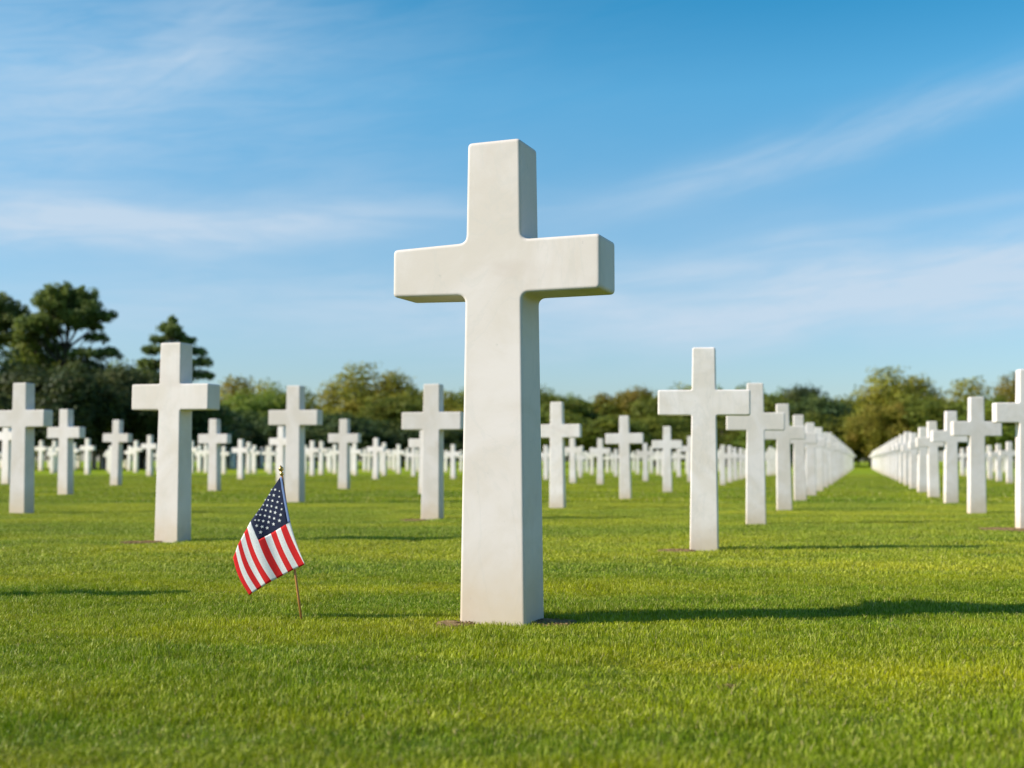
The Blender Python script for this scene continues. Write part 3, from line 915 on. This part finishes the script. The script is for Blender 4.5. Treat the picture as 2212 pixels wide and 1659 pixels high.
# left: dark mass under the pines
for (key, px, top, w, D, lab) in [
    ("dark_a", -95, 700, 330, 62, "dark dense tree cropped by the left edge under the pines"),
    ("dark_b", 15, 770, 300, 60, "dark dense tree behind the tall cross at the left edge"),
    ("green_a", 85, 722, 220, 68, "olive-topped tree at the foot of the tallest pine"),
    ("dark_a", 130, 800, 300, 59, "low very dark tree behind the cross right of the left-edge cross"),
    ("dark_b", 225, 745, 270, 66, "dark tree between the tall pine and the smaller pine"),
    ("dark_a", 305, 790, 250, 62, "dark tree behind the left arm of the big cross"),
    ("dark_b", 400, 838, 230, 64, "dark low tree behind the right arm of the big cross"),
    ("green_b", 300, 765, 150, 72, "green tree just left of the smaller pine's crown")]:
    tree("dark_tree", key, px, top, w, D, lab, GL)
for (key, px, top, w, D, lab) in [  # more of the wood, out of view, added to shade the left trees
    ("dark_a", -330, 640, 380, 60, "unseen dark tree added beyond the left edge of the photo"),
    ("dark_b", -560, 620, 420, 56, "farther unseen dark tree added well beyond the left edge")]:
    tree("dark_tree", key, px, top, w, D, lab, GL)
# the tree line across the middle and right
for (key, px, top, w, D, lab) in [
    ("oak_b", 490, 815, 140, 92, "olive tree just right of the big cross's arm"),
    ("airy", 530, 797, 130, 96, "thin half-bare tree rising above the olive tree right of the big cross"),
    ("green_a", 560, 838, 170, 88, "green tree left of the cross behind the flag"),
    ("dark_a", 510, 880, 240, 80, "dark low tree left of the cross behind the flag"),
    ("green_b", 648, 828, 130, 92, "pointed green tree behind the top of the flag's cross"),
    ("dark_b", 680, 880, 240, 82, "dark low tree right of the cross behind the flag"),
    ("oak_b", 722, 842, 110, 90, "small olive tree left of the tall round tree"),
    ("round", 802, 788, 190, 90, "tall round-headed tree standing above the tree line left of the central cross"),
    ("green_a", 870, 850, 170, 86, "green tree right below the tall round tree"),
    ("oak_a", 950, 840, 150, 96, "olive tree behind the cross left of the central shaft"),
    ("green_b", 1010, 838, 140, 100, "green tree behind the central shaft, mostly hidden"),
    ("oak_b", 1095, 846, 170, 98, "olive tree hidden behind the central shaft"),
    ("green_a", 1195, 846, 170, 94, "green tree at the right side of the central shaft"),
    ("green_b", 1280, 858, 150, 96, "low green tree between the first and second crosses right of the shaft"),
    ("oak_a", 1352, 834, 170, 98, "broad olive tree above the second cross right of the central shaft"),
    ("green_a", 1440, 846, 160, 94, "green tree left of the aisle's big cross"),
    ("oak_b", 1500, 838, 140, 100, "olive tree right behind the aisle's big cross"),
    ("green_b", 1575, 832, 150, 98, "green tree between the aisle's two nearest left crosses"),
    ("green_a", 1640, 842, 160, 94, "green tree behind the second cross left of the aisle"),
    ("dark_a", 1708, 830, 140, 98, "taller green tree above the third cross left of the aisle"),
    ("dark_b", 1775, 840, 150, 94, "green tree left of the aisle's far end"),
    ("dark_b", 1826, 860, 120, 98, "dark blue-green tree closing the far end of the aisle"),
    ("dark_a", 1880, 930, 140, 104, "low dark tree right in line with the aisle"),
    ("round", 1942, 797, 215, 80, "largest round olive tree right of the aisle's end"),
    ("oak_a", 1905, 860, 150, 76, "lower olive tree in front of the largest round tree"),
    ("green_a", 2010, 850, 190, 76, "yellow-green tree right below the largest round tree"),
    ("oak_b", 2085, 822, 190, 78, "broad olive tree behind the crosses right of the aisle"),
    ("green_b", 2150, 850, 170, 74, "green tree left of the cross cropped by the right edge"),
    ("airy", 2195, 780, 140, 80, "thin tree rising above its neighbours at the right edge"),
    ("oak_a", 2235, 832, 200, 78, "olive tree cropped by the right edge")]:
    tree("broadleaf_tree", key, px, top - (5 if 850 < px < 1700 else 0), w * (1.25 if px < 1850 else 1.08), D, lab, GW)
# the back rank of the wood, showing only between the front crowns
for px in range(895, 1850, 76):
    q = "green_a" if (px // 76) % 2 else "green_b"
    tree("broadleaf_tree", q, px + rng.uniform(-14, 14), 852 + rng.uniform(-7, 9), 165, 112, "green tree of the back rank, showing only between the front crowns", "back rank of the wood")
# a second, lower rank that closes the gaps under the crowns
k = 0
low_names = ["left of the flag", "behind the flag", "right of the flag", "left of the round tree", "under the round tree", "left of the central shaft",
             "right of the central shaft", "second right of the central shaft", "left of the aisle's big cross", "right of the aisle's big cross",
             "left of the aisle's end", "beside the aisle's end"]
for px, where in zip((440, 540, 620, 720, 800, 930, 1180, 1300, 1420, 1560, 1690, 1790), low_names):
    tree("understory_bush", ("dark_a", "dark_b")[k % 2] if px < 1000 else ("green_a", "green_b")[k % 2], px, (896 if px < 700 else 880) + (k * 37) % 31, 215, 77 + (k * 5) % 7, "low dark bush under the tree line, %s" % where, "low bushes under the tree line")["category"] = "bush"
    k += 1

def pine(px, top, D, pads_px, label, seed, leaf=0.085):
    """pads given as pixel x offset, pixel y, pixel radius, pixel thickness, depth offset (m)"""
    m = D / FPX
    H = at_depth(px, top, D).z
    b = at_depth(px, HZ, D)
    pads = [(dx * m, dy, at_depth(px, y, D).z, pr * m, th * m) for dx, y, pr, th, dy in pads_px]
    cm, tm = pine_meshes(seed, H, pads, leaf, 0.20)
    root = bpy.data.objects.new("pine_tree", None); col.objects.link(root)
    root.location = (b.x, D, 0)
    tag(root, label, "pine tree", "pines rising above the left trees")
    for n_, me in (("crown", cm), ("trunk", tm)):
        o = bpy.data.objects.new(n_, me); col.objects.link(o); o.parent = root
    return root
pine(140, 612, 66, [(0, 632, 36, 18, 0.2), (-26, 642, 32, 16, -0.5), (26, 641, 34, 16, 0.5), (-44, 662, 28, 13, 0.2), (48, 664, 30, 12, -0.2), (0, 655, 40, 16, 0.8), (-6, 692, 36, 13, 0.3), (27, 702, 28, 9, -0.2), (-38, 700, 32, 12, -0.5), (-22, 664, 30, 12, -0.8), (22, 668, 30, 12, 0.9), (-30, 682, 30, 11, 0.5), (20, 684, 28, 9, -0.6), (-62, 712, 34, 13, -0.4),
                    (70, 688, 24, 8, 0.0), (86, 682, 14, 6, 0.2), (46, 702, 26, 8, 0.4), (-58, 690, 30, 10, 0.4), (-84, 704, 26, 11, -0.3), (-50, 716, 28, 11, 0.8),
                    (60, 730, 22, 7, 0.3), (-70, 735, 34, 13, 0.5), (-92, 728, 24, 12, 0.2), (-34, 752, 28, 10, 0.8), (88, 764, 26, 9, 0.2), (48, 768, 32, 9, -0.4)],
     "tallest pine with a rounded flat-layered crown above the left trees", 41)
pine(-18, 634, 68, [(0, 655, 42, 18, 0.2), (22, 672, 38, 14, 0.4), (-30, 672, 40, 16, 0.0), (30, 700, 42, 14, -0.3), (-10, 705, 50, 18, 0.5), (10, 735, 60, 20, 0.3), (-50, 720, 60, 20, 0)],
     "pine cropped by the left edge of the photo", 43)
pine(366, 686, 70, [(0, 697, 7, 9, 0.1), (-9, 711, 13, 8, 0.0), (11, 715, 13, 8, -0.3), (0, 728, 20, 9, 0.4), (-30, 734, 15, 7, 0.3), (32, 737, 17, 7, 0.2), (-44, 760, 18, 8, -0.2),
                    (-14, 756, 26, 9, 0.5), (20, 760, 26, 9, -0.4), (54, 760, 18, 6, 0.4), (70, 784, 18, 6, 0.0), (36, 788, 26, 8, -0.4), (-10, 788, 34, 9, 0.5), (-48, 788, 26, 8, 0.3), (64, 812, 24, 7, 0.3), (0, 818, 44, 10, 0.4), (-50, 815, 30, 9, 0)],
     "smaller pine with a pointed crown directly behind the big left cross", 47)
